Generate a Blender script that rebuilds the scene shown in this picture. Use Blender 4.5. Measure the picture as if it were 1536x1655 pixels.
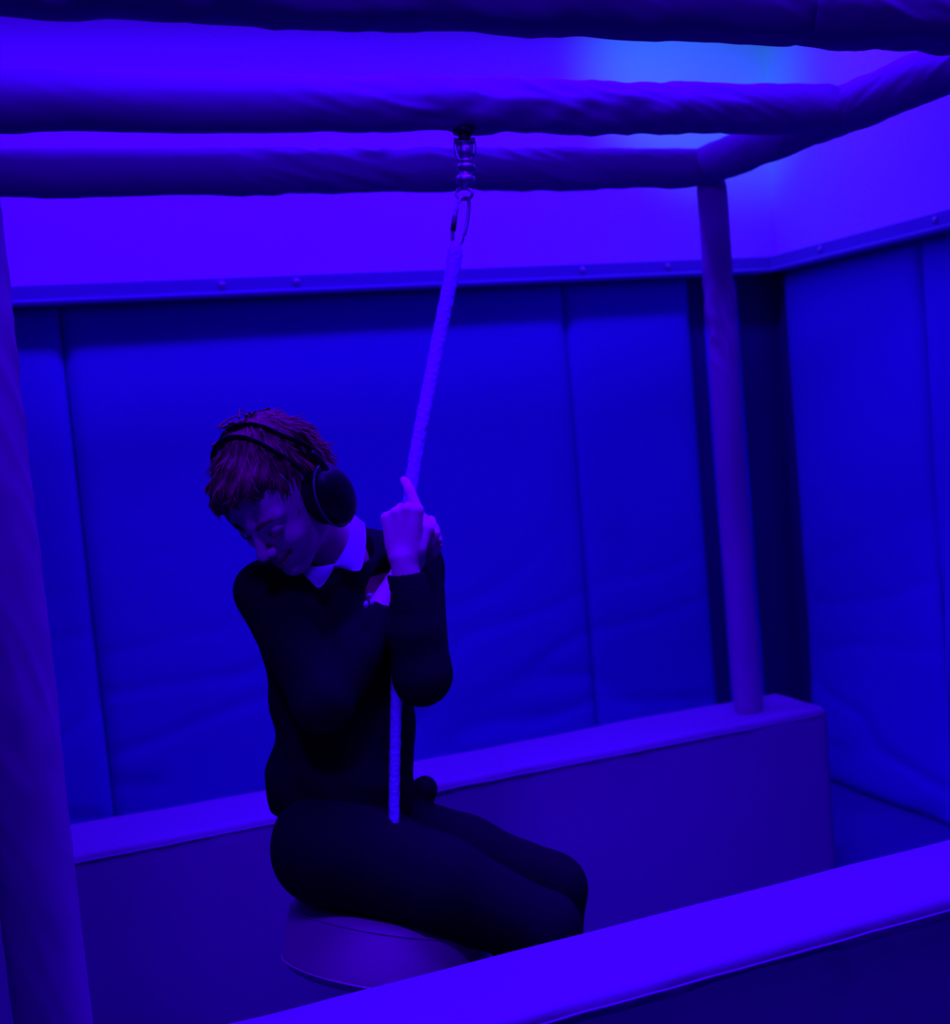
import bpy, bmesh, math, random
import numpy as np
from mathutils import Vector, Matrix, noise
random.seed(7)
C = bpy.context.scene.collection
S = bpy.context.scene
for o in list(bpy.data.objects): bpy.data.objects.remove(o)

# ------------------------------------------------------------ camera
YAW, PITCH, ROLL, FPX = 0.366087, 0.073258, 0.0859831, 2005.4
CAM = np.array([0.0, 0.0, 1.3])
_f = np.array([math.sin(YAW)*math.cos(PITCH), math.cos(YAW)*math.cos(PITCH), -math.sin(PITCH)])
_r = np.array([math.cos(YAW), -math.sin(YAW), 0.0]); _u = np.cross(_r, _f)
CR = math.cos(ROLL)*_r - math.sin(ROLL)*_u          # camera right
CU = math.sin(ROLL)*_r + math.cos(ROLL)*_u          # camera up
CB = -_f                                            # towards the camera
def at(x, y, d):                                    # photograph pixel + distance -> world point
    return CAM + (_f + CR*(x-768)/FPX - CU*(y-827.5)/FPX)*d
def V(r, u, c): return CR*r+CU*u+CB*c               # vector from right / up / towards-camera components
cam = bpy.data.cameras.new('camera'); co = bpy.data.objects.new('camera', cam); C.objects.link(co)
cam.sensor_fit = 'HORIZONTAL'; cam.sensor_width = 36; cam.lens = 36*FPX/1536
cam.clip_start = 0.02
cam.dof.use_dof = True; cam.dof.focus_distance = 1.85; cam.dof.aperture_fstop = 4.5
co.matrix_world = Matrix(((CR[0], CU[0], CB[0], CAM[0]), (CR[1], CU[1], CB[1], CAM[1]), (CR[2], CU[2], CB[2], CAM[2]), (0, 0, 0, 1)))
S.camera = co

# ------------------------------------------------------------ world, lights, exposure
S.view_settings.view_transform = 'Standard'; S.view_settings.look = 'None'
S.view_settings.gamma = 1; S.view_settings.use_curve_mapping = False
S.view_settings.exposure = 0.0
w = bpy.data.worlds.new('world'); S.world = w; w.use_nodes = True
w.node_tree.nodes['Background'].inputs[0].default_value = (0.045, 0, 1, 1)
w.node_tree.nodes['Background'].inputs[1].default_value = 0.02
VIOLET = (0.045, 0.0, 1.0)
def area(name, loc, target, sx, sy, power, col=VIOLET, spread=180):
    l = bpy.data.lights.new(name, 'AREA'); l.shape = 'RECTANGLE'; l.size = sx; l.size_y = sy
    l.energy = power; l.color = col; l.spread = math.radians(spread)
    o = bpy.data.objects.new(name, l); C.objects.link(o); o.location = loc
    o.rotation_euler = (Vector(target)-Vector(loc)).to_track_quat('-Z', 'Y').to_euler()
    return o
# ceiling strip in front of the back wall, ceiling panel over the frame, two lamps by the camera
area('led_ceiling_strip', (0.9, 3.02, 2.66), (0.9, 3.02, 0), 3.0, 0.10, 42, spread=150)
area('led_ceiling_panel', (0.95, 1.75, 2.66), (0.95, 1.75, 0), 1.7, 1.0, 55, spread=96)
area('led_lamp_front', (-0.1, 0.7, 2.6), (0.9, 2.0, 0.9), 0.25, 0.25, 16, spread=120)
def spot(name, loc, target, power, col, ang, blend):
    l = bpy.data.lights.new(name, 'SPOT'); l.energy = power; l.color = col
    l.spot_size = math.radians(ang); l.spot_blend = blend; l.shadow_soft_size = 0.08
    o = bpy.data.objects.new(name, l); C.objects.link(o); o.location = loc
    o.rotation_euler = (Vector(target)-Vector(loc)).to_track_quat('-Z', 'Y').to_euler()
spot('cyan_corner_spot', (1.1, 2.35, 2.55), (2.20, 3.5, 2.34), 30, (0.0, 0.66, 1.0), 27, 1.0)

# ------------------------------------------------------------ materials
def mat(name, col, rough=0.7, bump=0.0, scale=30, var=0.0, metallic=0.0, spec=0.3, stretch=None, sheen=0.0):
    m = bpy.data.materials.new(name); m.use_nodes = True; nt = m.node_tree; b = nt.nodes['Principled BSDF']
    b.inputs['Base Color'].default_value = (*col, 1); b.inputs['Roughness'].default_value = rough
    b.inputs['Metallic'].default_value = metallic; b.inputs['Specular IOR Level'].default_value = spec
    if sheen: b.inputs['Sheen Weight'].default_value = sheen
    tc = nt.nodes.new('ShaderNodeTexCoord'); mp = nt.nodes.new('ShaderNodeMapping')
    nt.links.new(tc.outputs['Object'], mp.inputs['Vector'])
    if stretch: mp.inputs['Scale'].default_value = stretch
    n = nt.nodes.new('ShaderNodeTexNoise'); n.inputs['Scale'].default_value = scale; n.inputs['Detail'].default_value = 4
    nt.links.new(mp.outputs[0], n.inputs['Vector'])
    if var:
        r = nt.nodes.new('ShaderNodeMix'); r.data_type = 'RGBA'
        r.inputs['A'].default_value = (*[c*(1-var) for c in col], 1); r.inputs['B'].default_value = (*[min(1, c*(1+var)) for c in col], 1)
        nt.links.new(n.outputs['Fac'], r.inputs['Factor']); nt.links.new(r.outputs['Result'], b.inputs['Base Color'])
    if bump:
        bp = nt.nodes.new('ShaderNodeBump'); bp.inputs['Strength'].default_value = bump; bp.inputs['Distance'].default_value = 0.01
        nt.links.new(n.outputs['Fac'], bp.inputs['Height']); nt.links.new(bp.outputs[0], b.inputs['Normal'])
    return m
M = dict(
    paint=mat('white_wall_paint', (0.85, 0.85, 0.85), 0.9, 0.03, 60),
    ceil=mat('white_ceiling_paint', (0.8, 0.8, 0.8), 0.9, 0.03, 60),
    dim=mat('dark_unseen_wall', (0.05, 0.06, 0.15), 0.9),  # unseen left and front walls, coloured dark to cut bounce light
    pad=mat('blue_wall_vinyl', (0.12, 0.2, 0.58), 0.6, 0.12, 3, 0.05, spec=0.2),
    floor=mat('blue_floor_vinyl', (0.06, 0.1, 0.24), 0.6, 0.1, 5, 0.1, spec=0.2),
    trim=mat('pale_trim_plastic', (0.2, 0.3, 0.45), 0.5, 0.02, 40),
    gap_shade=mat('shaded_gap_backing', (0.03, 0.04, 0.14), 0.8),  # dark colour puts the shade into the gaps between wall pads
    screw=mat('screw_metal', (0.6, 0.6, 0.6), 0.4, 0, 40, metallic=0.6),
    vinyl=mat('pale_padding_vinyl', (0.40, 0.4, 0.38), 0.6, 0.12, 14, 0.05, spec=0.15),
    sleeve=mat('lilac_sleeve_vinyl', (0.22, 0.26, 0.25), 0.6, 0.12, 14, 0.05, spec=0.12),
    barrier=mat('pale_barrier_vinyl', (0.31, 0.32, 0.34), 0.55, 0.10, 6, 0.05, spec=0.15),
    seat=mat('seat_vinyl', (0.72, 0.5, 0.50), 0.6, 0.05, 10, 0.04, spec=0.2),
    rope=mat('white_rope', (0.34, 0.5, 0.68), 0.8, 0.5, 120),
    steel=mat('steel_hardware', (0.35, 0.35, 0.38), 0.35, 0, 40, metallic=0.8),
    black=mat('black_hardware', (0.02, 0.02, 0.02), 0.4),
    skin=mat('skin', (0.75, 0.45, 0.42), 0.6, 0.05, 150, 0.04, spec=0.25),
    lip=mat('lip_skin', (0.5, 0.2, 0.16), 0.5, 0.02, 90),
    hair=mat('auburn_hair', (0.21, 0.08, 0.05), 0.6, 0.6, 60, 0.5, spec=0.2, stretch=(1, 1, 0.2)),
    knit=mat('black_sweater_knit', (0.012, 0.013, 0.015), 0.95, 0.4, 260, 0.2, spec=0.05),
    trouser=mat('black_trouser_cloth', (0.014, 0.014, 0.017), 0.9, 0.2, 200, 0.15, spec=0.05),
    collar=mat('white_collar_cloth', (0.55, 0.62, 0.72), 0.9, 0.1, 200),
    cup=mat('black_cup_plastic', (0.006, 0.006, 0.008), 0.4, spec=0.2),
    foam=mat('black_cushion_foam', (0.015, 0.015, 0.015), 0.8, spec=0.1),
    ring=mat('grey_cup_ring', (0.18, 0.18, 0.2), 0.4),
    shoe=mat('black_shoe_leather', (0.015, 0.015, 0.015), 0.5),
    badge=mat('pale_badge_thread', (0.55, 0.55, 0.55), 0.8),
)

# ------------------------------------------------------------ helpers
def link_mesh(name, me, m, parent=None, smooth=True):
    o = bpy.data.objects.new(name, me); C.objects.link(o)
    if m is not None and not me.materials: me.materials.append(m)
    if smooth:
        me.polygons.foreach_set('use_smooth', [True]*len(me.polygons))
    if parent is not None:
        o.parent = parent
        o.matrix_parent_inverse = parent.matrix_basis.inverted()
    return o
def obj(name, bm, m, parent=None, smooth=True):
    bmesh.ops.recalc_face_normals(bm, faces=bm.faces)
    me = bpy.data.meshes.new(name); bm.to_mesh(me); bm.free()
    return link_mesh(name, me, m, parent, smooth)
def tag(o, label=None, cat=None, group=None, kind=None):
    if label: o['label'] = label
    if cat: o['category'] = cat
    if group: o['group'] = group
    if kind: o['kind'] = kind
    return o
def empty(name, loc, label, cat, group=None):
    o = bpy.data.objects.new(name, None); C.objects.link(o); o.location = loc
    o.empty_display_size = 0.1
    return tag(o, label, cat, group)
def box_bm(x0, x1, y0, y1, z0, z1, bev=0.0, seg=3, bm=None):
    bm = bm or bmesh.new()
    r = bmesh.ops.create_cube(bm, size=1)
    for v in r['verts']:
        v.co = Vector(((x0+x1)/2+v.co.x*(x1-x0), (y0+y1)/2+v.co.y*(y1-y0), (z0+z1)/2+v.co.z*(z1-z0)))
    if bev:
        es = list({e for v in r['verts'] for e in v.link_edges})
        bmesh.ops.bevel(bm, geom=es, offset=bev, segments=seg, profile=0.5, affect='EDGES')
    return bm
def struct(name, bm, m, smooth=False):
    return tag(obj(name, bm, m, None, smooth), kind='structure')
def frame_of(d):
    d = Vector(d).normalized(); a = Vector((0, 0, 1)) if abs(d.z) < 0.9 else Vector((1, 0, 0))
    s = d.cross(a).normalized(); return d, s, s.cross(d).normalized()
def tube_bm(pts, rad, n=12, bm=None, cap=True, flat=1.0, up=None):
    bm = bm or bmesh.new(); pts = [Vector(p) for p in pts]; rings = []
    for i, p in enumerate(pts):
        d = (pts[min(i+1, len(pts)-1)]-pts[max(i-1, 0)])
        if up is not None:
            d = d.normalized(); s = d.cross(Vector(up)).normalized(); t = s.cross(d)
        else: d, s, t = frame_of(d)
        r = rad[i] if hasattr(rad, '__len__') else rad
        rings.append([bm.verts.new(p+s*math.cos(2*math.pi*k/n)*r+t*math.sin(2*math.pi*k/n)*r*flat) for k in range(n)])
    for a, b in zip(rings, rings[1:]):
        for k in range(n): bm.faces.new((a[k], a[(k+1) % n], b[(k+1) % n], b[k]))
    if cap: bm.faces.new(rings[0][::-1]); bm.faces.new(rings[-1])
    return bm
def catmull(pts, n=8):
    P = [Vector(p) for p in pts]; P = [2*P[0]-P[1]]+P+[2*P[-1]-P[-2]]; out = []
    for i in range(1, len(P)-2):
        for k in range(n):
            t = k/n; a, b, c, d = P[i-1:i+3]
            out.append(0.5*((2*b)+(c-a)*t+(2*a-5*b+4*c-d)*t*t+(3*b-a-3*c+d)*t**3))
    out.append(P[-2]); return out

# ------------------------------------------------------------ the room
BY, RX, TZ, CZ = 3.5, 2.47, 1.70, 2.7     # back wall, right wall, trim height, ceiling
LX, FY = -1.6, -1.6
struct('floor', box_bm(LX-0.1, RX+0.2, FY-0.1, BY+0.2, -0.1, 0.0), M['floor'])
struct('ceiling', box_bm(LX-0.1, RX+0.2, FY-0.1, BY+0.2, CZ, CZ+0.1), M['ceil'])
struct('wall_back', box_bm(LX-0.1, RX+0.2, BY+0.05, BY+0.2, 0, CZ), M['paint'])
struct('wall_right', box_bm(RX+0.05, RX+0.2, FY, BY+0.05, 0, CZ), M['paint'])
struct('wall_left', box_bm(LX-0.1, LX, FY, BY+0.05, 0, CZ), M['dim'])
struct('wall_front', box_bm(LX, RX+0.05, FY-0.1, FY, 0, CZ), M['dim'])
def ledge(name, pts, inward):
    # batten with a lower bead; profile (out from wall, z)
    prof = [(-0.005, TZ+0.052), (-0.085, TZ+0.05), (-0.085, TZ+0.014), (-0.098, TZ+0.012), (-0.104, TZ+0.006), (-0.102, TZ-0.002), (-0.005, TZ-0.002)]
    bm = bmesh.new(); rings = []
    for p in pts:
        rings.append([bm.verts.new((p[0]+p[2]*(-q[0]) , p[1]+p[3]*(-q[0]), q[1])) for q in prof])
    n = len(prof)
    for a, b in zip(rings, rings[1:]):
        for k in range(n): bm.faces.new((a[k], a[(k+1) % n], b[(k+1) % n], b[k]))
    bm.faces.new(rings[0]); bm.faces.new(rings[-1][::-1])
    return struct(name, bm, M['trim'])
W0 = 0.05
t1 = ledge('trim_1', [(LX, BY+W0, 0, -1), (RX+W0, BY+W0, 0, -1)], 1)
t2 = ledge('trim_2', [(RX+W0, BY+W0-0.0, -1, 0), (RX+W0, FY, -1, 0)], 1)
for t, spots in ((t1, [(x, BY+W0-0.086, 0, -1) for x in (-0.3, 0.11+0.53, 0.85, 1.75, 2.05)]), (t2, [(RX+W0-0.086, y, -1, 0) for y in (3.2, 2.7, 2.2)])):
    for x, y, nx, ny in spots:
        s = tube_bm([(x, y, TZ+0.032), (x+nx*0.005, y+ny*0.005, TZ+0.032)], [0.011, 0.007], 12)
        obj('screw', s, M['screw'], t)

def wall_pad(name, a, b, nrm, label, seed):
    """padded wall panel between a and b (xy at the wall face), soft front with slack creases"""
    a = Vector((a[0], a[1], 0)); b = Vector((b[0], b[1], 0)); n = Vector((nrm[0], nrm[1], 0)); L = (b-a).length
    nu, nz = max(12, int(L/0.02)), 90; z0, z1 = 0.002, TZ-0.003; th = 0.024
    bm = bmesh.new(); g = []
    for i in range(nu+1):
        row = []
        for j in range(nz+1):
            u, z = i/nu, z0+(z1-z0)*j/nz
            e = min(u*L, (1-u)*L, z-z0, z1-z)
            puff = -0.016*math.exp(-max(e, 0)/0.012)
            slack = 0.0
            q = Vector((u*L*2.2+seed*7, z*2.6+0.9*u*L, seed))
            lowf = max(0.0, 1-z/1.1)
            slack = 0.012*lowf*noise.noise(q)+0.003*noise.noise(q*0.7)
            crease = noise.noise(Vector((u*L*1.3+z*2.4+seed*3, z*5.5-u*L*1.5, seed*2)))
            slack -= 0.009*lowf*max(0, 1-abs(crease)*7)
            p = a+(b-a)*u+n*(puff+slack)+Vector((0, 0, z)); row.append(bm.verts.new(p))
        g.append(row)
    for i in range(nu):
        for j in range(nz): bm.faces.new((g[i][j], g[i+1][j], g[i+1][j+1], g[i][j+1]))
    # sides and back
    bk = [bm.verts.new(p) for p in (a-n*th+Vector((0, 0, z0)), b-n*th+Vector((0, 0, z0)), b-n*th+Vector((0, 0, z1)), a-n*th+Vector((0, 0, z1)))]
    bm.faces.new([bk[0], bk[3], bk[2], bk[1]])
    bm.faces.new([g[0][j] for j in range(nz+1)]+[bk[3], bk[0]])
    bm.faces.new([g[nu][j] for j in range(nz, -1, -1)]+[bk[1], bk[2]])
    bm.faces.new([g[i][nz] for i in range(nu+1)]+[bk[2], bk[3]])
    bm.faces.new([g[i][0] for i in range(nu, -1, -1)]+[bk[0], bk[1]])
    o = obj(name, bm, M['pad']); tag(o, label, 'wall pad'); return o
G = 0.002
struct('gap_shade_back', box_bm(LX, RX+0.05, BY+0.025, BY+0.052, 0, TZ-0.004), M['gap_shade'])  # added dark sheets behind the pads, stand in for shade in the gaps
struct('gap_shade_right', box_bm(RX+0.025, RX+0.052, FY, BY+0.025, 0, TZ-0.004), M['gap_shade'])
wall_pad('wall_pad', (LX+0.01, BY), (0.21-G, BY), (0, -1), 'narrow strip of blue wall padding behind the thick left post', 1)
wall_pad('wall_pad', (0.21+G, BY), (1.70-G, BY), (0, -1), 'wide blue padded wall panel directly behind the seated person', 2)
wall_pad('wall_pad', (1.70+G, BY), (2.145, BY), (0, -1), 'blue padded back wall panel between the middle seam and the thin right post', 3)
wall_pad('wall_pad', (2.205, BY), (2.335, BY), (0, -1), 'dim narrow blue padding at the room corner beside the thin right post', 4)
wall_pad('wall_pad', (RX, BY-0.035), (RX, 2.82+G), (-1, 0), 'blue padded panel on the right wall next to the room corner', 5)
wall_pad('wall_pad', (RX, 2.82-G), (RX, 1.3), (-1, 0), 'blue padded panel at the right edge of the picture', 6)

# ------------------------------------------------------------ low padded barriers
def barrier(name, x0, x1, y0, y1, h, label, seed, lx=0.0):
    root = empty(name, ((x0+x1)/2, (y0+y1)/2, 0), label, 'padded barrier')
    bm = bmesh.new(); nu = int((x1-x0)/0.02); r = 0.018
    prof = []
    def arc(cy, cz, a0, a1, k=5):
        for i in range(k+1):
            t = math.radians(a0+(a1-a0)*i/k); prof.append((cy+r*math.cos(t), cz+r*math.sin(t)))
    n0 = 14
    for j in range(n0): prof.append((y0, 0.0+(h-r)*j/n0))
    arc(y0+r, h-r, 180, 90)
    for j in range(1, 8): prof.append((y0+r+(y1-y0-2*r)*j/8, h))
    arc(y1-r, h-r, 90, 0)
    for j in range(n0-1, -1, -1): prof.append((y1, (h-r)*j/n0))
    cy, cz = (y0+y1)/2, h/2; rings = []
    for i in range(nu+1):
        x = x0+(x1-x0)*i/nu; e = min(x-x0, x1-x); s = 1.0
        ins = 0.0 if e > 0.02 else 0.02*(1-math.sqrt(max(0, 1-(1-e/0.02)**2)))
        ring = []
        for (y, z) in prof:
            q = Vector((x*3+seed, y*6, z*4+seed)); d = 0.005*noise.noise(q)
            # puckers under the top edge
            pk = 0.0
            if h-0.12 < z < h-0.01: pk = -0.004*max(0, noise.noise(Vector((x*16+seed, z*5, 3))))
            yy = y+(d+pk)*(1 if y > cy else -1); zz = z+(0.004*noise.noise(Vector((x*5, y*8, seed+9))) if z > h-0.02 else 0)
            yy += ins*(1 if yy < cy else -1); zz = min(zz, h-ins+0.004) if z > 0.2 else zz
            ring.append(bm.verts.new((x, yy, max(0.0, zz))))
        rings.append(ring)
    for a, b in zip(rings, rings[1:]):
        for k in range(len(prof)-1): bm.faces.new((a[k], b[k], b[k+1], a[k+1]))
        bm.faces.new((a[-1], b[-1], b[0], a[0]))
    bm.faces.new(rings[0]); bm.faces.new(rings[-1][::-1])
    obj('cover', bm, M['barrier'], root)
    # stitched welt along the two top edges
    for yy in (y0-0.001, y1+0.001):
        pts = [(x0+0.03+(x1-x0-0.06)*i/60, yy+0.001*noise.noise(Vector((i*0.7, yy, seed))), h-0.017+0.002*noise.noise(Vector((i*0.5, 2, seed)))) for i in range(61)]
        obj('piping', tube_bm(pts, 0.0026, 8), M['barrier'], root)
    return root
BH = 0.47
barrier('padded_barrier', -0.16, 1.985, 2.69, 2.925, BH, 'long low padded barrier behind the person with the thin right post standing on it', 1)
barrier('padded_barrier', -0.16, 2.05, 1.555, 1.775, BH, 'nearest low padded barrier crossing the bottom right corner in front of the swing seat', 5)

# ------------------------------------------------------------ swing frame of padded beams and posts
frame = empty('swing_frame', (0.9, 2.2, BH), 'padded frame of three crosswise beams on posts standing over the swing', 'swing frame')
def padded_tube(p0, p1, r, seed, wr=[(0, 1)], amp=0.006, n=56, step=0.006):
    """wrinkled vinyl sleeve; wr = list of (position 0..1, strength) controlling where creases gather"""
    p0, p1 = Vector(p0), Vector(p1); L = (p1-p0).length; d, s, t = frame_of(p1-p0)
    bm = bmesh.new(); m = int(L/step); rings = []
    def strength(u):
        for (a, sa), (b, sb) in zip(wr, wr[1:]):
            if a <= u <= b: return sa+(sb-sa)*(u-a)/(b-a)
        return wr[-1][1] if u > wr[-1][0] else wr[0][1]
    for i in range(m+1):
        u = i/m; x = u*L; ws = strength(u); ring = []
        endr = 1-0.12*math.exp(-min(u, 1-u)*L/0.01)
        for k in range(n):
            a = 2*math.pi*k/n; ca, sa = math.cos(a), math.sin(a)
            tw = math.sin(a+seed)*0.9
            q = Vector((x*14+tw*1.2, ca*1.1+seed, sa*1.1))
            n1 = noise.noise(q); rid = 1-abs(noise.noise(Vector((x*14+sa*1.8+seed, ca*0.9+x*2, sa*0.9))))*2.2
            n2 = noise.noise(Vector((x*4+seed*3, ca, sa)))
            dr = amp*(ws*(0.75*max(0, rid)-0.45+0.5*n1)+0.5*n2)
            sag = 0.0022*max(0, -sa if abs(d.z) < 0.5 else 0)*math.sin(x*23+seed+2.0*math.sin(x*7))
            rr = (r+dr+sag)*endr
            ring.append(bm.verts.new(p0+d*x+s*ca*rr+t*sa*rr))
        rings.append(ring)
    for a, b in zip(rings, rings[1:]):
        for k in range(n): bm.faces.new((a[k], a[(k+1) % n], b[(k+1) % n], b[k]))
    bm.faces.new(rings[0][::-1]); bm.faces.new(rings[-1])
    return bm
BZ = 1.892; BR = 0.05; SX = 1.775
obj('beam', padded_tube((-0.03, 2.775, BZ), (SX-0.02, 2.775, BZ), BR, 1, [(0, .9), (.06, .2), (.28, .15), (.34, 1.1), (.75, .9), (.9, .3), (1, .5)]), M['sleeve'], frame)
obj('beam', padded_tube((-0.03, 2.215, BZ), (SX-0.03, 2.215, BZ), BR, 4, [(0, .3), (.30, .12), (.42, .9), (.5, 1.4), (.75, 1.2), (.95, .5), (1, .9)]), M['sleeve'], frame)
nb = obj('beam', padded_tube((-0.03, 1.655, BZ+0.002), (1.255, 1.655, BZ+0.002), BR, 9, [(0, .7), (.5, .6), (.9, .3), (1, .6)]), M['sleeve'], frame)
sl = obj('sleeve', padded_tube((1.245, 1.655, BZ+0.001), (1.85, 1.655, BZ+0.001), BR+0.002, 11, [(0, .7), (1, 1.3)]), M['sleeve'], nb)
obj('side_beam', padded_tube((SX-0.005, 1.62, BZ), (SX-0.005, 2.80, BZ+0.002), BR, 15, [(0, .8), (.4, .6), (.55, 1.2), (.7, .3), (1, .3)]), M['sleeve'], frame)
obj('side_beam', padded_tube((-0.03, 1.62, BZ), (-0.03, 2.80, BZ), BR, 17, [(0, .5), (1, .5)]), M['sleeve'], frame)
obj('post', padded_tube((-0.004, 1.65, BH-0.004), (-0.004, 1.65, BZ-0.03), 0.048, 21, [(0, .3), (.3, .4), (.38, 1.0), (.45, .4), (.7, .9), (1, .4)], 0.004), M['vinyl'], frame)
obj('post', padded_tube((1.797, 2.79, BH-0.004), (1.797, 2.79, BZ-0.03), 0.038, 23, [(0, .15), (.62, .15), (.67, 2.0), (.80, 2.0), (.85, .2), (1, .1)], 0.006), M['vinyl'], frame)
obj('post', padded_tube((-0.02, 2.79, BH-0.004), (-0.02, 2.79, BZ-0.03), 0.034, 25, [(0, .3), (1, .3)], 0.004), M['vinyl'], frame)
obj('post', padded_tube((1.80, 1.65, BH-0.004), (1.80, 1.65, BZ-0.03), 0.038, 27, [(0, .3), (1, .3)], 0.004), M['vinyl'], frame)

# ------------------------------------------------------------ the swing: fixing, swivel, carabiner, rope, padded seat
swing = empty('disc_swing', at(633, 1590, 2.17), 'padded round swing seat on a single pale rope clipped to the middle beam', 'swing')
H0 = at(752, 200, 2.335)
hook = [at(752, 206, 2.335), at(752, 262, 2.335)]
bm = bmesh.new()
tube_bm([at(750, 208, 2.335), at(750, 216, 2.335)], 0.021, 20, bm)
tube_bm([at(751, 216, 2.335), at(751, 228, 2.335)], 0.012, 16, bm)
obj('beam_fixing', bm, M['black'], swing)
bm = bmesh.new()
for sx in (-1, 1):
    q = [at(751+sx*14, 224, 2.335), at(752+sx*15, 240, 2.335), at(752+sx*12, 254, 2.333), at(753+sx*6, 262, 2.332)]
    tube_bm(catmull(q, 4), 0.0042, 10, bm)
tube_bm([at(735, 230, 2.335), at(768, 228, 2.335)], 0.007, 12, bm)
tube_bm([at(753, 258, 2.332), at(753, 264, 2.332)], 0.013, 16, bm)
tube_bm([at(752, 236, 2.335), at(752, 240, 2.335), at(753, 252, 2.334), at(753, 255, 2.334)], [0.012, 0.0155, 0.0145, 0.010], 20, bm)
obj('shackle', bm, M['steel'], swing)
bm = bmesh.new()
pr = [(264, .008), (267, .017), (274, .018), (276, .012), (284, .012), (286, .018), (296, .018), (299, .010), (306, .007)]
tube_bm([at(754-(y-264)*0.05, y, 2.331) for y, r in pr], [r for y, r in pr], 20, bm)
obj('swivel', bm, M['steel'], swing)
ring = [at(751+13*math.cos(a), 313+9*math.sin(a), 2.33-0.006*math.cos(a)) for a in [2*math.pi*k/20 for k in range(21)]]
obj('ring', tube_bm(ring, 0.0035, 8, cap=False), M['steel'], swing)
# carabiner: long oval leaning left
cc = []
for k in range(33):
    a = 2*math.pi*k/32; rx, ry = 10.5, 39
    ux = rx*(abs(math.cos(a))**0.7)*(1 if math.cos(a) > 0 else -1); uy = ry*(abs(math.sin(a))**0.85)*(1 if math.sin(a) > 0 else -1)
    cc.append(at(745+ux-uy*0.17, 357+uy, 2.325+0.004*math.cos(a)))
cb = obj('carabiner', tube_bm(cc, 0.0036, 10, cap=False), M['steel'], swing)
obj('gate_sleeve', tube_bm([at(735.5, 350, 2.321), at(732.5, 373, 2.319)], 0.0055, 12), M['black'], cb)
def dep(y): return 2.325+(2.09-2.325)*(y-390)/(1345-390)
rp = [(737, 392), (733, 430), (719, 500), (705, 570), (691, 640), (678, 705), (667, 770), (660, 830), (654, 890), (648, 960), (644, 1040), (641, 1120), (639, 1200), (637.5, 1270), (637, 1337)]
pts = catmull([at(x, y, dep(y)) for x, y in rp], 10)
rope_pts = pts
N = len(pts)
bm = bmesh.new(); n = 14; rings = []
for i, p in enumerate(pts):
    d = pts[min(i+1, N-1)]-pts[max(i-1, 0)]; d, s, t = frame_of(d); u = i/(N-1); r = 0.0142-0.0052*u
    if u < 0.03: r *= 0.55+0.45*u/0.03
    rings.append([bm.verts.new(p+(s*math.cos(a)+t*math.sin(a))*r*(1+0.05*math.sin(3*a+i*1.6))) for a in [2*math.pi*k/n for k in range(n)]])
for a, b in zip(rings, rings[1:]):
    for k in range(n): bm.faces.new((a[k], a[(k+1) % n], b[(k+1) % n], b[k]))
bm.faces.new(rings[0][::-1]); bm.faces.new(rings[-1])
obj('rope', bm, M['rope'], swing)
# thin cord from the lap through the seat
SC = Vector(at(626, 1524, 2.215)); SU = Vector(V(0.14, 0.97, -0.17)).normalized()
d0 = Vector(at(637, 1326, 2.12))
obj('core_cord', tube_bm([d0, SC+SU*0.02], 0.009, 10), M['rope'], swing)
def lathe(prof, o, up, n=64, bm=None):
    bm = bm or bmesh.new(); d, s, t = frame_of(up); rings = []
    for r, h in prof: rings.append([bm.verts.new(o+d*h+(s*math.cos(2*math.pi*k/n)+t*math.sin(2*math.pi*k/n))*r) for k in range(n)])
    for a, b in zip(rings, rings[1:]):
        for k in range(n): bm.faces.new((a[k], a[(k+1) % n], b[(k+1) % n], b[k]))
    bm.faces.new(rings[0][::-1]); bm.faces.new(rings[-1]); return bm
R, H, q = 0.182, 0.060, 0.026
prof = [(0.02, -H)]+[(R-q+q*math.sin(math.radians(a)), -H+q-q*math.cos(math.radians(a))) for a in range(0, 91, 15)]
prof += [(R+0.002, 0.0)]+[(R-q+q*math.cos(math.radians(a)), H-q+q*math.sin(math.radians(a))) for a in range(0, 91, 15)]+[(0.1, H+0.004), (0.02, H+0.005)]
st = obj('seat', lathe(prof, SC, SU), M['seat'], swing)
d, s, t = frame_of(SU)
for hh in (-H+0.016, H-0.016):
    pts = [SC+d*hh+(s*math.cos(a)+t*math.sin(a))*(R-0.001) for a in [2*math.pi*k/72 for k in range(73)]]
    obj('piping', tube_bm(pts, 0.0018, 8, cap=False), M['seat'], st)

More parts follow.
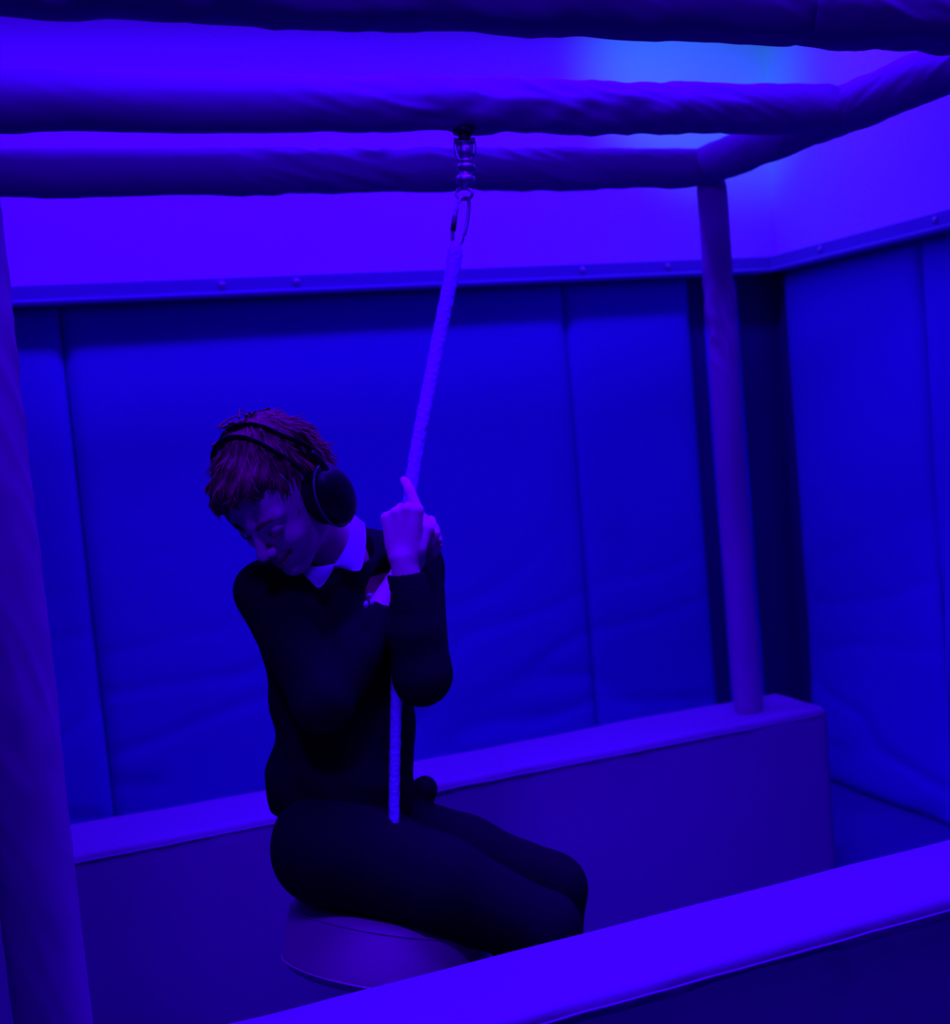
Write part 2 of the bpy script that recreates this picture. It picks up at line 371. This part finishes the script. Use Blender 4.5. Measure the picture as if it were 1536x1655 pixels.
# ------------------------------------------------------------ implicit surfaces (smooth unions turned into one mesh)
class Field:
    def __init__(s): s.ops = []
    def cone(s, a, b, ra, rb, k=0.01, sub=False, sc=None):
        s.ops.append(('c', np.array(a, float), np.array(b, float), ra, rb, k, sub)); return s
    def ell(s, c, r, A=None, k=0.01, sub=False):
        s.ops.append(('e', np.array(c, float), np.array(r, float), np.eye(3) if A is None else np.array(A, float), 0, k, sub)); return s
    def __call__(s, P):
        D = np.full(len(P), 1e3)
        for op in s.ops:
            kind, a, b, c, d_, k, sub = op
            if kind == 'c':
                ba = b-a; L = float(ba@ba)+1e-12; cen = (a+b)/2; R = math.sqrt(L)/2+max(c, d_)
            else:
                cen = a; R = float(max(b))
            dist = np.sqrt(((P-cen)**2).sum(1)); near = dist < R+0.06+k
            dd = dist-R
            if near.any():
                Q = P[near]-a
                if kind == 'c':
                    t = np.clip(Q@ba/L, 0, 1); dd[near] = np.sqrt(((Q-t[:, None]*ba)**2).sum(1))-(c+(d_-c)*t)
                else:
                    q = Q@c.T; k0 = np.sqrt(((q/b)**2).sum(1)); k1 = np.sqrt(((q/b**2)**2).sum(1))+1e-9
                    dd[near] = k0*(k0-1)/k1
            if sub:
                h = np.clip(0.5-0.5*(D+dd)/k, 0, 1); D = D*(1-h)+(-dd)*h+k*h*(1-h)
            else:
                h = np.clip(0.5+0.5*(D-dd)/k, 0, 1); D = D*(1-h)+dd*h-k*h*(1-h)
        return D
def nets(f, lo, hi, h, disp=None):
    lo = np.array(lo, float); n = np.ceil((np.array(hi)-lo)/h).astype(int)+1; B = 8; nb = -(-n//B); n = nb*B
    cx = [lo[i]+h*(np.arange(nb[i])*B+B/2-0.5) for i in range(3)]
    G = np.stack(np.meshgrid(*cx, indexing='ij'), -1).reshape(-1, 3); dc = f(G)
    V = np.repeat(np.repeat(np.repeat(dc.reshape(nb).astype(np.float32), B, 0), B, 1), B, 2)
    act = np.where(np.abs(dc) < B*h*1.0+0.012)[0]
    loc = np.stack(np.meshgrid(*[np.arange(B)]*3, indexing='ij'), -1).reshape(-1, 3)
    bi = np.stack(np.unravel_index(act, nb), -1)
    for s0 in range(0, len(act), 400):
        ijk = (bi[s0:s0+400, None]*B+loc[None]).reshape(-1, 3)
        V[ijk[:, 0], ijk[:, 1], ijk[:, 2]] = f(lo+h*ijk)
    ins = V < 0; c = ins[:-1, :-1, :-1].astype(np.int8)*0
    for i in (0, 1):
        for j in (0, 1):
            for k in (0, 1): c = c+ins[i:n[0]-1+i, j:n[1]-1+j, k:n[2]-1+k]
    cell = (c > 0) & (c < 8); idx = -np.ones(cell.shape, np.int64); cc = np.argwhere(cell); idx[cell] = np.arange(len(cc))
    acc = np.zeros((len(cc), 3)); cnt = np.zeros(len(cc))
    corners = [(i, j, k) for i in (0, 1) for j in (0, 1) for k in (0, 1)]
    for a in corners:
        for ax in range(3):
            if a[ax]: continue
            b = list(a); b[ax] = 1
            va = V[cc[:, 0]+a[0], cc[:, 1]+a[1], cc[:, 2]+a[2]]; vb = V[cc[:, 0]+b[0], cc[:, 1]+b[1], cc[:, 2]+b[2]]
            m = (va < 0) != (vb < 0); t = np.where(m, va/np.where(va-vb == 0, 1, va-vb), 0)
            p = np.array(a, float)[None]+np.zeros((len(cc), 3)); p[:, ax] += t; acc[m] += p[m]; cnt[m] += 1
    P = lo+h*(cc+acc/cnt[:, None]); faces = []
    for ax in range(3):
        b, c2 = (ax+1) % 3, (ax+2) % 3
        sl0 = [slice(None)]*3; sl1 = [slice(None)]*3; sl0[ax] = slice(0, -1); sl1[ax] = slice(1, None)
        e = ins[tuple(sl0)] != ins[tuple(sl1)]; E = np.argwhere(e)
        E = E[(E[:, b] > 0) & (E[:, c2] > 0) & (E[:, b] < n[b]-1) & (E[:, c2] < n[c2]-1)]
        def cid(db, dc_):
            q = E.copy(); q[:, b] -= db; q[:, c2] -= dc_; return idx[q[:, 0], q[:, 1], q[:, 2]]
        Q = np.stack([cid(1, 1), cid(0, 1), cid(0, 0), cid(1, 0)], 1); flip = ~ins[E[:, 0], E[:, 1], E[:, 2]]
        Q[flip] = Q[flip][:, ::-1]; faces.append(Q)
    F = np.concatenate(faces); F = F[(F >= 0).all(1)]
    def grad(P):
        e = h*0.5; return np.stack([f(P+np.eye(3)[i]*e)-f(P-np.eye(3)[i]*e) for i in range(3)], 1)/(2*e)
    for _ in range(2):
        g = grad(P); g2 = (g**2).sum(1)+1e-6; P = P-np.clip(f(P)/g2, -h*0.6, h*0.6)[:, None]*g
    if disp is not None:
        g = grad(P); g /= np.sqrt((g**2).sum(1))[:, None]+1e-9; P = P+g*disp(P)[:, None]
    return P, F
def field_mesh(name, f, lo, hi, h, m, parent, disp=None):
    P, F = nets(f, lo, hi, h, disp); me = bpy.data.meshes.new(name)
    me.from_pydata(P.tolist(), [], F.tolist()); me.update()
    return link_mesh(name, me, m, parent), P, F
def vnoise(P, s, off=0.0):                      # vectorised smooth pseudo-noise from rotated sines
    x, y, z = (P*s).T+off
    return (np.sin(x*1.7+1.3*np.sin(y*1.1+off))+np.sin(y*1.9+1.7*np.sin(z*0.9+1))+np.sin(z*2.1+1.5*np.sin(x*1.2+2)))/3

# ------------------------------------------------------------ the person (seated, gripping the rope, head turned and bowed)
def nrm(v): return v/np.linalg.norm(v)
person = empty('person', at(660, 1500, 2.2)*np.array([1, 1, 0]), 'person in black sweater and trousers sitting on the swing seat gripping the rope, head bowed', 'person')
HC = at(449, 796, 2.07)
FW = nrm(V(-0.30, -0.77, 0.56)); LL = V(0.86, 0.13, 0.50); LL = nrm(LL-FW*(LL@FW)); UP = np.cross(FW, LL)
if UP@CU < 0: UP = -UP
HM = np.stack([LL, FW, UP])                      # world -> head axes (rows)
def hd(l, f, u): return HC+LL*l+FW*f+UP*u
NB = at(551, 908, 2.215)                         # base of the neck
SHR, SHL = at(432, 957, 2.155), at(668, 925, 2.33)   # shoulders (his right, his left)
ELR, ELL = at(522, 1135, 2.04), at(683, 1092, 2.15)
WRR, WRL = at(655, 925, 2.22), at(653, 903, 2.150)
CH, BE, PE = at(553, 1010, 2.245), at(560, 1180, 2.235), at(560, 1345, 2.20)
HPR, HPL = at(532, 1364, 2.12), at(600, 1355, 2.26)
KNR, KNL = at(880, 1502, 2.115), at(893, 1434, 2.34)
def down(p, dx, dy, z): return np.array([p[0]+dx, p[1]+dy, z])
ANR, ANL = down(KNR, -0.18, 0.02, 0.085), down(KNL, -0.03, 0.02, 0.085)
body = Field()
# trunk and limbs under the clothes
body.cone(CH, BE, 0.085, 0.080, 0.04).cone(BE, PE, 0.080, 0.09, 0.04).cone(SHR, SHL, 0.038, 0.038, 0.02).cone(NB, CH, 0.044, 0.09, 0.03)
for s_, e_, w_ in ((SHR, ELR, WRR), (SHL, ELL, WRL)):
    body.cone(s_, e_, 0.042, 0.033, 0.02).cone(e_, e_+(w_-e_)*0.3, 0.032, 0.032, 0.01).cone(e_+(w_-e_)*0.3, w_, 0.031, 0.0235, 0.015)
for h_, k_, a_ in ((HPR, KNR, ANR), (HPL, KNL, ANL)):
    body.cone(h_, k_, 0.07, 0.048, 0.03).cone(k_, k_+(a_-k_)*0.35, 0.046, 0.046, 0.02).cone(k_+(a_-k_)*0.35, a_, 0.045, 0.032, 0.02)
    body.cone(a_, a_+nrm((k_-h_)*np.array([1, 1, 0]))*0.12+np.array([0, 0, -0.05]), 0.03, 0.022, 0.01)
body.cone(hd(0, -0.035, -0.045), NB, 0.050, 0.046, 0.02)
body.cone(hd(0.02, -0.02, -0.045), NB+CB*0.02, 0.035, 0.034, 0.02)
# skull and face
A = HM
body.ell(hd(0, -0.016, 0.034), (0.072, 0.094, 0.078), A, 0.02)
body.ell(hd(0, 0.026, -0.022), (0.0605, 0.062, 0.084), A, 0.03)
for s_ in (-1, 1):
    body.cone(hd(s_*0.05, 0.0, -0.058), hd(s_*0.016, 0.066, -0.100), 0.016, 0.015, 0.025)
    body.ell(hd(s_*0.036, 0.060, -0.037), (0.023, 0.021, 0.019), A, 0.018)
    body.cone(hd(s_*0.008, 0.081, 0.014), hd(s_*0.046, 0.066, 0.018), 0.010, 0.009, 0.014)
    body.ell(hd(s_*0.076, -0.012, -0.012), (0.008, 0.018, 0.030), A, 0.006)
body.ell(hd(0, 0.076, -0.102), (0.019, 0.017, 0.015), A, 0.014)
body.ell(hd(0, 0.078, -0.062), (0.027, 0.018, 0.020), A, 0.014)
for s_ in (-1, 1):
    body.ell(hd(s_*0.031, 0.095, 0.000), (0.017, 0.013, 0.010), A, 0.012, sub=True)
    body.ell(hd(s_*0.032, 0.0735, -0.003), (0.0150, 0.0120, 0.0105), A, 0.003)
    body.cone(hd(s_*0.020, 0.0865, -0.0085), hd(s_*0.045, 0.0785, -0.0075), 0.0016, 0.0016, 0.003, sub=True)
body.cone(hd(0, 0.082, 0.010), hd(0, 0.106, -0.030), 0.0068, 0.0095, 0.010)
body.ell(hd(0, 0.108, -0.034), (0.0105, 0.010, 0.0095), A, 0.006)
for s_ in (-1, 1):
    body.ell(hd(s_*0.0115, 0.097, -0.038), (0.0072, 0.009, 0.0068), A, 0.005)
    body.ell(hd(s_*0.006, 0.103, -0.0455), (0.003, 0.004, 0.003), A, 0.002, sub=True)
    body.cone(hd(s_*0.020, 0.092, -0.043), hd(s_*0.034, 0.078, -0.060), 0.0018, 0.0015, 0.006, sub=True)
# smiling lips with a parted mouth
def arc_pts(u0, f0, w, rise, n=6): return [hd(w*t, f0-0.022*(abs(t)**1.8), u0+rise*t*t) for t in np.linspace(-1, 1, n+1)]
for (u0, f0, w, rise, r) in ((-0.0600, 0.0955, 0.026, 0.007, 0.0042), (-0.0735, 0.0940, 0.023, 0.0125, 0.0052)):
    q_ = arc_pts(u0, f0, w, rise)
    for a_, b_ in zip(q_, q_[1:]): body.cone(a_, b_, r, r, 0.004)
q_ = arc_pts(-0.0665, 0.0985, 0.029, 0.012)
for a_, b_ in zip(q_, q_[1:]): body.cone(a_, b_, 0.0026, 0.0026, 0.003, sub=True)

def hand(f, W, D, N_, T, curls, lens=1.0, thumb=None, splay=(0, 0, 0, 0), k=0.004, el=None):
    """W wrist, D along the hand, N_ out of its back, T towards the thumb side"""
    D, N_ = nrm(D), nrm(N_-nrm(D)*(N_@nrm(D))); T = nrm(T-D*(T@D)-N_*(T@N_))
    mc = []
    for i, (o_, l_) in enumerate(((0.029, 0.082), (0.010, 0.085), (-0.009, 0.080), (-0.027, 0.072))):
        m_ = W+D*l_*lens+T*o_+N_*(0.004-0.003*abs(i-1.3)); mc.append(m_)
        f.cone(W+T*o_*0.45+D*0.006, m_, 0.0145, 0.0105, 0.010)
    f.cone(W+D*0.02+T*0.012-N_*0.008, W+D*0.055+T*0.014-N_*0.010, 0.017, 0.014, 0.012)
    f.cone(W+D*0.025-T*0.016-N_*0.008, W+D*0.062-T*0.014-N_*0.008, 0.015, 0.011, 0.012)
    segs = ((0.043, 0.026, 0.021), (0.047, 0.030, 0.022), (0.043, 0.028, 0.021), (0.034, 0.021, 0.019))
    for i, m_ in enumerate(mc):
        p = m_; a = 0.0; r0 = (0.0094, 0.0095, 0.0090, 0.0080)[i]
        for j in range(3):
            a += curls[i][j]; d_ = D*math.cos(a)-N_*math.sin(a)+T*splay[i]; d_ = d_/np.linalg.norm(d_); e_ = p+d_*segs[i][j]*lens
            f.cone(p, e_, r0*(1-0.08*j), r0*(0.93-0.08*j), 0.0025 if j or i == 99 else 0.004); p = e_
    th = thumb
    for j in range(len(th)-1): 
        a_ = W+D*th[j][0]+T*th[j][1]+N_*th[j][2]; b_ = W+D*th[j+1][0]+T*th[j+1][1]+N_*th[j+1][2]
        f.cone(a_, b_, 0.0135-0.002*j, 0.0115-0.002*j, 0.005)
# his left hand: back of the hand to the camera, index finger up along the rope, the others closed round it
hand(body, WRL, V(-0.05, 1.0, 0.03), V(-0.15, 0.0, 1.0), V(1, 0, 0.1),
     [(0.45, 0.55, 0.35), (1.35, 1.45, 0.9), (1.4, 1.5, 0.9), (1.45, 1.45, 0.9)],
     thumb=[(0.015, 0.026, -0.006), (0.048, 0.037, -0.022), (0.072, 0.022, -0.047), (0.086, 0.000, -0.056)], splay=(-0.40, 0, 0, 0))
# his right hand: below and behind, closed round the rope
hand(body, WRR, nrm(at(668, 868, 2.235)-WRR), V(-0.70, 0.25, -0.5), V(0.1, 0.9, -0.2),
     [(1.1, 1.3, 0.9), (1.15, 1.35, 0.9), (1.2, 1.4, 0.9), (1.2, 1.4, 0.9)], lens=0.92,
     thumb=[(0.018, 0.024, -0.004), (0.045, 0.036, -0.023), (0.070, 0.030, -0.035), (0.085, 0.018, -0.045)])
print('body...')
allp = np.array([HC, SHR, SHL, ELR, KNR, KNL, ANR, ANL, WRL, HPR, HPL])
bo, P, F = field_mesh('body', body, allp.min(0)-0.17, allp.max(0)+0.17, 0.0032, M['skin'], person)
bo.data.materials.append(M['lip'])
loc = (P-HC)@HM.T; fc = loc[F].mean(1)
t_ = fc[:, 0]/0.027
lipm = (np.abs(t_) < 1) & (fc[:, 1] > 0.066) & (np.abs(fc[:, 2]-(-0.0665+0.010*t_**2)) < 0.0115*(1-0.55*t_**2))
mi = np.zeros(len(F), np.int32); mi[lipm] = 1; bo.data.polygons.foreach_set('material_index', mi)
# eyebrows and lashes
for s_ in (-1, 1):
    q_ = [hd(s_*x, y, z) for x, y, z in ((0.013, 0.0915, 0.014), (0.024, 0.0885, 0.0185), (0.038, 0.0805, 0.0195), (0.050, 0.069, 0.015))]
    obj('eyebrow', tube_bm(catmull(q_, 5), [0.0038]*8+[0.0024]*5+[0.0018]*3, 8), M['hair'], person)
    q_ = [hd(s_*x, y, z) for x, y, z in ((0.020, 0.0850, -0.009), (0.028, 0.0875, -0.0105), (0.037, 0.0855, -0.0105), (0.045, 0.0790, -0.008))]
    obj('eyelashes', tube_bm(catmull(q_, 5), 0.0019, 6), M['hair'], person)

# hair: cap plus locks
hair = Field()
hair.ell(hd(0, -0.022, 0.042), (0.0755, 0.092, 0.081), A, 0.01)
hair.ell(hd(0.0, -0.06, 0.00), (0.064, 0.050, 0.068), A, 0.02)
hair.ell(hd(0, 0.040, 0.080), (0.056, 0.042, 0.026), A, 0.02)
hair.ell(hd(-0.038, 0.062, 0.052), (0.030, 0.026, 0.030), A, 0.015)
# cut away the face, ears and nape
hair.ell(hd(0, 0.100, -0.030), (0.082, 0.080, 0.100), A, 0.008, sub=True)
hair.ell(hd(0.0, 0.02, -0.095), (0.11, 0.055, 0.075), A, 0.01, sub=True)
hair.ell(hd(0.0, -0.05, -0.115), (0.11, 0.09, 0.045), A, 0.01, sub=True)
def hdisp(P):
    q_ = (P-HC)@HM.T; ang = np.arctan2(q_[:, 1]+0.05, q_[:, 0])
    return 0.0035*np.sin(ang*22+18*q_[:, 2]*6+3*np.sin(q_[:, 2]*60))+0.004*vnoise(P, 55)
hr, hP, hF = field_mesh('hair', hair, HC-0.16, HC+0.16, 0.003, M['hair'], person, hdisp)
rng = np.random.default_rng(3)
bm = bmesh.new(); hl = (hP-HC)@HM.T; hn = np.zeros_like(hP)
fn = np.cross(hP[hF[:, 2]]-hP[hF[:, 0]], hP[hF[:, 3]]-hP[hF[:, 1]])
for k in range(4): np.add.at(hn, hF[:, k], fn)
hn /= np.linalg.norm(hn, axis=1)[:, None]+1e-9
crown = np.array([0.0, -0.055, 0.125])
cand = np.where((hl[:, 2] > -0.06) & ((hl[:, 1] < 0.045) | (hl[:, 2] > 0.062)) & (np.linalg.norm(hl-np.array([0.0, -0.055, 0.125]), axis=1) > 0.034) & (((hP-(HC))*hn).sum(1) > 0.02))[0]
for i in rng.choice(cand, 4200, replace=False):
    p = hP[i]; n_ = hn[i]; q_ = hl[i]-crown; tl = q_-0.0
    tdir = (tl[0]*LL+tl[1]*FW+tl[2]*UP); tdir = tdir-n_*(tdir@n_); dist = np.linalg.norm(tl)
    tdir = nrm(tdir+1e-6)+rng.normal(0, 0.17, 3); tdir = nrm(tdir-n_*(tdir@n_))
    L_ = 0.015+0.013*rng.random(); lift = 0.03+0.09*rng.random()
    if dist < 0.05: lift += 0.1*rng.random(); L_ *= 0.7
    if hl[i, 1] > 0.02: L_ *= 0.7
    q0 = p-n_*0.002; pts = [q0, q0+(tdir*0.5+n_*lift*0.7)*L_*0.6, q0+(tdir+n_*lift*0.7)*L_*0.85, q0+(tdir*1.3+n_*lift*0.35)*L_]
    tube_bm(pts, [0.0014, 0.0015, 0.0011, 0.0003], 4, bm, cap=False)
for k in range(24):                                  # cowlick standing up at the crown
    b_ = hd(-0.020+0.022*rng.normal(), -0.045+0.016*rng.normal(), 0.122)
    e_ = at(410+8*rng.normal(), 664+14*rng.random(), 2.07); b_ = b_+0; m_ = (b_+e_)/2+rng.normal(0, 0.004, 3)
    tube_bm([b_, m_, e_], [0.0022, 0.0017, 0.0004], 4, bm, cap=False)
obj('locks', bm, M['hair'], hr)

# sweater
sw = Field()
sw.cone(SHR, SHL, 0.053, 0.052, 0.03)
sw.cone(at(585, 898, 2.26), at(668, 905, 2.33), 0.050, 0.044, 0.03)
sw.cone(at(560, 945, 2.23), at(440, 962, 2.17), 0.040, 0.045, 0.02)
sw.cone(NB+(CH-NB)*0.35, CH, 0.075, 0.105, 0.05).cone(CH, BE, 0.108, 0.100, 0.05).cone(BE, PE+CU*0.02, 0.100, 0.112, 0.05)
SR = nrm(SHL-SHR)
sw.cone(CH-SR*0.068, BE-SR*0.045, 0.088, 0.080, 0.04).cone(CH+SR*0.05, BE+SR*0.045, 0.085, 0.08, 0.04)
sw.cone(at(558, 1195, 2.22), at(549, 1262, 2.205), 0.110, 0.132, 0.03)
for s_, e_, w_, kk in ((SHR, ELR, WRR, 0), (SHL, ELL, WRL, 1)):
    sw.cone(s_, e_, 0.056, 0.048, 0.02); sw.cone(e_, e_+(w_-e_)*0.35, 0.050, 0.046, 0.015)
    cf = (e_+(w_-e_)*(0.64 if kk == 0 else 0.83)); sw.cone(e_+(w_-e_)*0.35, cf, 0.046, 0.0335, 0.012)
# neckline: V opening and cuffs cut square
sw.cone(at(548, 850, 2.19), at(558, 892, 2.21), 0.055, 0.052, 0.006, sub=True)
sw.cone(at(543, 885, 2.12), at(528, 912, 2.09), 0.046, 0.024, 0.006, sub=True)
for w_, e_, kk in ((WRR, ELR, 0), (WRL, ELL, 1)):
    a_ = e_+(w_-e_)*(0.64 if kk == 0 else 0.83); n_ = nrm(w_-e_)
    sw.cone(a_+n_*0.05, a_+n_*0.09, 0.05, 0.05, 0.002, sub=True)
sw.ell(at(556, 1500, 2.2), (0.4, 0.4, 0.222), np.stack([CR, CB, CU]), 0.006, sub=True)
def wr_disp(P):
    q_ = np.stack([P@CR, P@CU, P@CB], 1)
    f1 = np.sin(q_[:, 1]*62+q_[:, 0]*34+2.2*np.sin(q_[:, 0]*17)+1.5*np.sin(q_[:, 2]*25))
    return 0.0032*f1*np.clip(0.5+vnoise(P, 9), 0, 1)+0.0025*vnoise(P, 24, 1.0)
print('sweater...')
allp = np.array([SHR, SHL, ELR, ELL, PE, WRL])
so, sP, sF = field_mesh('sweater', sw, allp.min(0)-0.16, allp.max(0)+0.16, 0.0045, M['knit'], person, wr_disp)
# ribbed hem
# trousers
tr = Field()
tr.cone(BE+(PE-BE)*0.55, PE, 0.090, 0.112, 0.04).cone(HPR, HPL, 0.090, 0.088, 0.05)
tr.ell(at(540, 1385, 2.19), (0.098, 0.10, 0.074), np.stack([CR, CB, CU]), 0.04)
for h_, k_, a_ in ((HPR, KNR, ANR), (HPL, KNL, ANL)):
    tr.cone(h_, h_+(k_-h_)*0.5, 0.093, 0.084, 0.03).cone(h_+(k_-h_)*0.5, k_, 0.083, 0.063, 0.02)
    tr.cone(k_, k_+(a_-k_)*0.4, 0.062, 0.060, 0.02).cone(k_+(a_-k_)*0.4, a_, 0.060, 0.052, 0.02)
tr.ell(at(686, 1272, 2.28), (0.019, 0.03, 0.019), np.stack([CR, CB, CU]), 0.015).cone(at(684, 1278, 2.28), at(660, 1325, 2.26), 0.018, 0.03, 0.02).cone(at(686, 1276, 2.28), at(640, 1282, 2.26), 0.016, 0.02, 0.015)
SCn, SUn = np.array(SC), np.array(SU)
def tdisp(P):
    q_ = np.stack([P@CR, P@CU, P@CB], 1)
    d_ = 0.0035*np.sin(q_[:, 0]*30+q_[:, 1]*55+2*np.sin(q_[:, 1]*15))*np.clip(0.4+vnoise(P, 8), 0, 1)+0.003*vnoise(P, 18)
    return d_
print('trousers...')
allp = np.array([PE, HPR, HPL, KNR, KNL, ANR, ANL])
to, tP, tF = field_mesh('trousers', tr, allp.min(0)-np.array([0.17, 0.17, 0.06]), allp.max(0)+0.17, 0.005, M['trouser'], person, tdisp)
# seat compresses the cloth: keep trousers above the seat's top face where they rest on it
rel = tP-SCn; hgt = rel@SUn; rad = np.linalg.norm(rel-hgt[:, None]*SUn, axis=1)
mk = (rad < R+0.004) & (hgt < H+0.004) & (hgt > -0.05)
tP2 = tP.copy(); tP2[mk] += SUn*(H+0.004-hgt[mk])[:, None]
for i in np.where(mk)[0]: to.data.vertices[int(i)].co = tP2[i]-np.array(person.location)*0
# shoes
for a_, k_, h_ in ((ANR, KNR, HPR), (ANL, KNL, HPL)):
    fd = nrm((k_-h_)*np.array([1, 1, 0])); sd = np.array([-fd[1], fd[0], 0]); sf = Field()
    b_ = np.array([a_[0], a_[1], 0.0])
    sf.ell(b_+fd*-0.015+np.array([0, 0, 0.045]), (0.050, 0.036, 0.045), np.stack([fd, sd, [0, 0, 1]]), 0.02)
    sf.ell(b_+fd*0.075+np.array([0, 0, 0.032]), (0.105, 0.044, 0.033), np.stack([fd, sd, [0, 0, 1]]), 0.02)
    sf.cone(b_+fd*-0.02+np.array([0, 0, 0.06]), b_+fd*-0.01+np.array([0, 0, 0.1]), 0.036, 0.034, 0.02)
    sh, _, _ = field_mesh('shoe', sf, b_-0.2, b_+0.25, 0.005, M['shoe'], person)

# polo collar: two pointed leaves round the neck
def leaf(pts, th=0.004):
    """pts: rows of (x,y,depth) upper edge and lower edge"""
    up_, lo_ = pts; bm = bmesh.new(); a = catmull([at(*p) for p in up_], 6); b = catmull([at(*p) for p in lo_], 6)
    g = []
    for p, q_ in zip(a, b):
        row = []
        for k in range(7):
            t = k/6; m_ = p.lerp(q_, t)+Vector(CB)*0.006*math.sin(t*math.pi); row.append(bm.verts.new(m_))
        g.append(row)
    for r0, r1 in zip(g, g[1:]):
        for k in range(6): bm.faces.new((r0[k], r0[k+1], r1[k+1], r1[k]))
    bmesh.ops.solidify(bm, geom=bm.faces[:], thickness=th)
    return bm
col = obj('collar', leaf(([(569, 828, 2.20), (567, 850, 2.165), (562, 876, 2.140), (552, 896, 2.120), (541, 911, 2.110)],
                          [(590, 846, 2.22), (592, 872, 2.170), (589, 896, 2.135), (581, 922, 2.105), (545, 916, 2.105)])), M['collar'], person)
obj('collar', leaf(([(542, 911, 2.110), (532, 913, 2.105), (520, 915, 2.100), (506, 915, 2.105), (490, 912, 2.12)],
                    [(541, 914, 2.105), (534, 928, 2.095), (516, 950, 2.085), (499, 936, 2.09), (482, 922, 2.12)])), M['collar'], person)
# pale chest badge
bd = []
for (x, y, rx, ry) in ((598, 962, 4.5, 3), (592, 977, 4, 6), (601, 974, 3, 5)):
    bm = bmesh.new(); c_ = Vector(at(x, y, 2.09)); n = 14
    a = [bm.verts.new(c_+Vector(CR)*rx/950*math.cos(t)+Vector(CU)*ry/950*math.sin(t)+Vector(CB)*0.004) for t in [2*math.pi*k/n for k in range(n)]]
    b = [bm.verts.new(v.co-Vector(CB)*0.01) for v in a]
    bm.faces.new(a); bm.faces.new(b[::-1])
    for k in range(n): bm.faces.new((a[k], b[k], b[(k+1) % n], a[(k+1) % n]))
    bd.append(bm)
badge = obj('badge', bd[0], M['badge'], so); 
for b_ in bd[1:]: obj('badge', b_, M['badge'], so)

# ------------------------------------------------------------ ear defenders
ed = empty('ear_defenders', hd(0, -0.02, 0.13), 'black ear defenders with a double headband worn over reddish hair', 'ear defenders')
ea = np.stack([LL, nrm(FW+UP*0.25), nrm(UP-FW*0.25)])      # cup axes
def cp(l, f, u): return HC+ea[0]*l+ea[1]*f+ea[2]*u
def cup(s_):
    o = Vector(cp(0, 0, 0)); bm = bmesh.new(); prof = [(0.086, 0.88), (0.090, 0.985), (0.097, 1.0), (0.103, 0.985), (0.112, 0.93), (0.120, 0.80), (0.126, 0.58), (0.129, 0.3), (0.130, 0.05)]
    def rings(prof, rf, ru, cf, cu):
        bm = bmesh.new(); n = 48; rs = []
        for l, k in prof: rs.append([bm.verts.new(cp(s_*l, cf+rf*k*math.cos(2*math.pi*j/n), cu+ru*k*math.sin(2*math.pi*j/n))) for j in range(n)])
        for a, b in zip(rs, rs[1:]):
            for j in range(n): bm.faces.new((a[j], a[(j+1) % n], b[(j+1) % n], b[j]))
        bm.faces.new(rs[0][::-1]); bm.faces.new(rs[-1]); return bm
    c_ = obj('cup', rings(prof, 0.040, 0.056, -0.010, -0.023), M['cup'], ed)
    obj('cushion', rings([(0.066, 0.80), (0.068, 0.95), (0.074, 1.0), (0.082, 0.99), (0.087, 0.90)], 0.038, 0.050, -0.010, -0.023), M['foam'], c_)
    pts = [Vector(cp(s_*0.1005, -0.010+0.0405*math.cos(a), -0.023+0.0565*math.sin(a))) for a in [2*math.pi*k/60 for k in range(61)]]
    obj('trim_ring', tube_bm(pts, 0.0016, 8, cap=False), M['ring'], c_)
    pts = [Vector(cp(s_*l, -0.012+f, u)) for l, f, u in ((0.112, 0, 0.025), (0.108, 0, 0.048), (0.100, -0.0, 0.062))]
    obj('pivot_arm', tube_bm(catmull(pts, 4), 0.0055, 10), M['cup'], c_)
cup(1); cup(-1)
for off, en, lo in ((0.008, -0.026, 0.0), (0.040, 0.020, -0.02)):
    pts = []
    for k in range(41):
        a = math.pi*k/40; l = 0.089*math.cos(a); u = 0.040+(0.092-0.10*max(0, off-0.01))*math.sin(a)**0.9
        conv = en+(off-en)*min(1, math.sin(a)*1.5); u += lo*(1-math.sin(a))
        pts.append(Vector(cp(l, -0.012+conv, u)))
    obj('headband', tube_bm(pts, 0.0058, 12, flat=0.45, up=tuple(ea[1])), M['cup'], ed)
print('done')
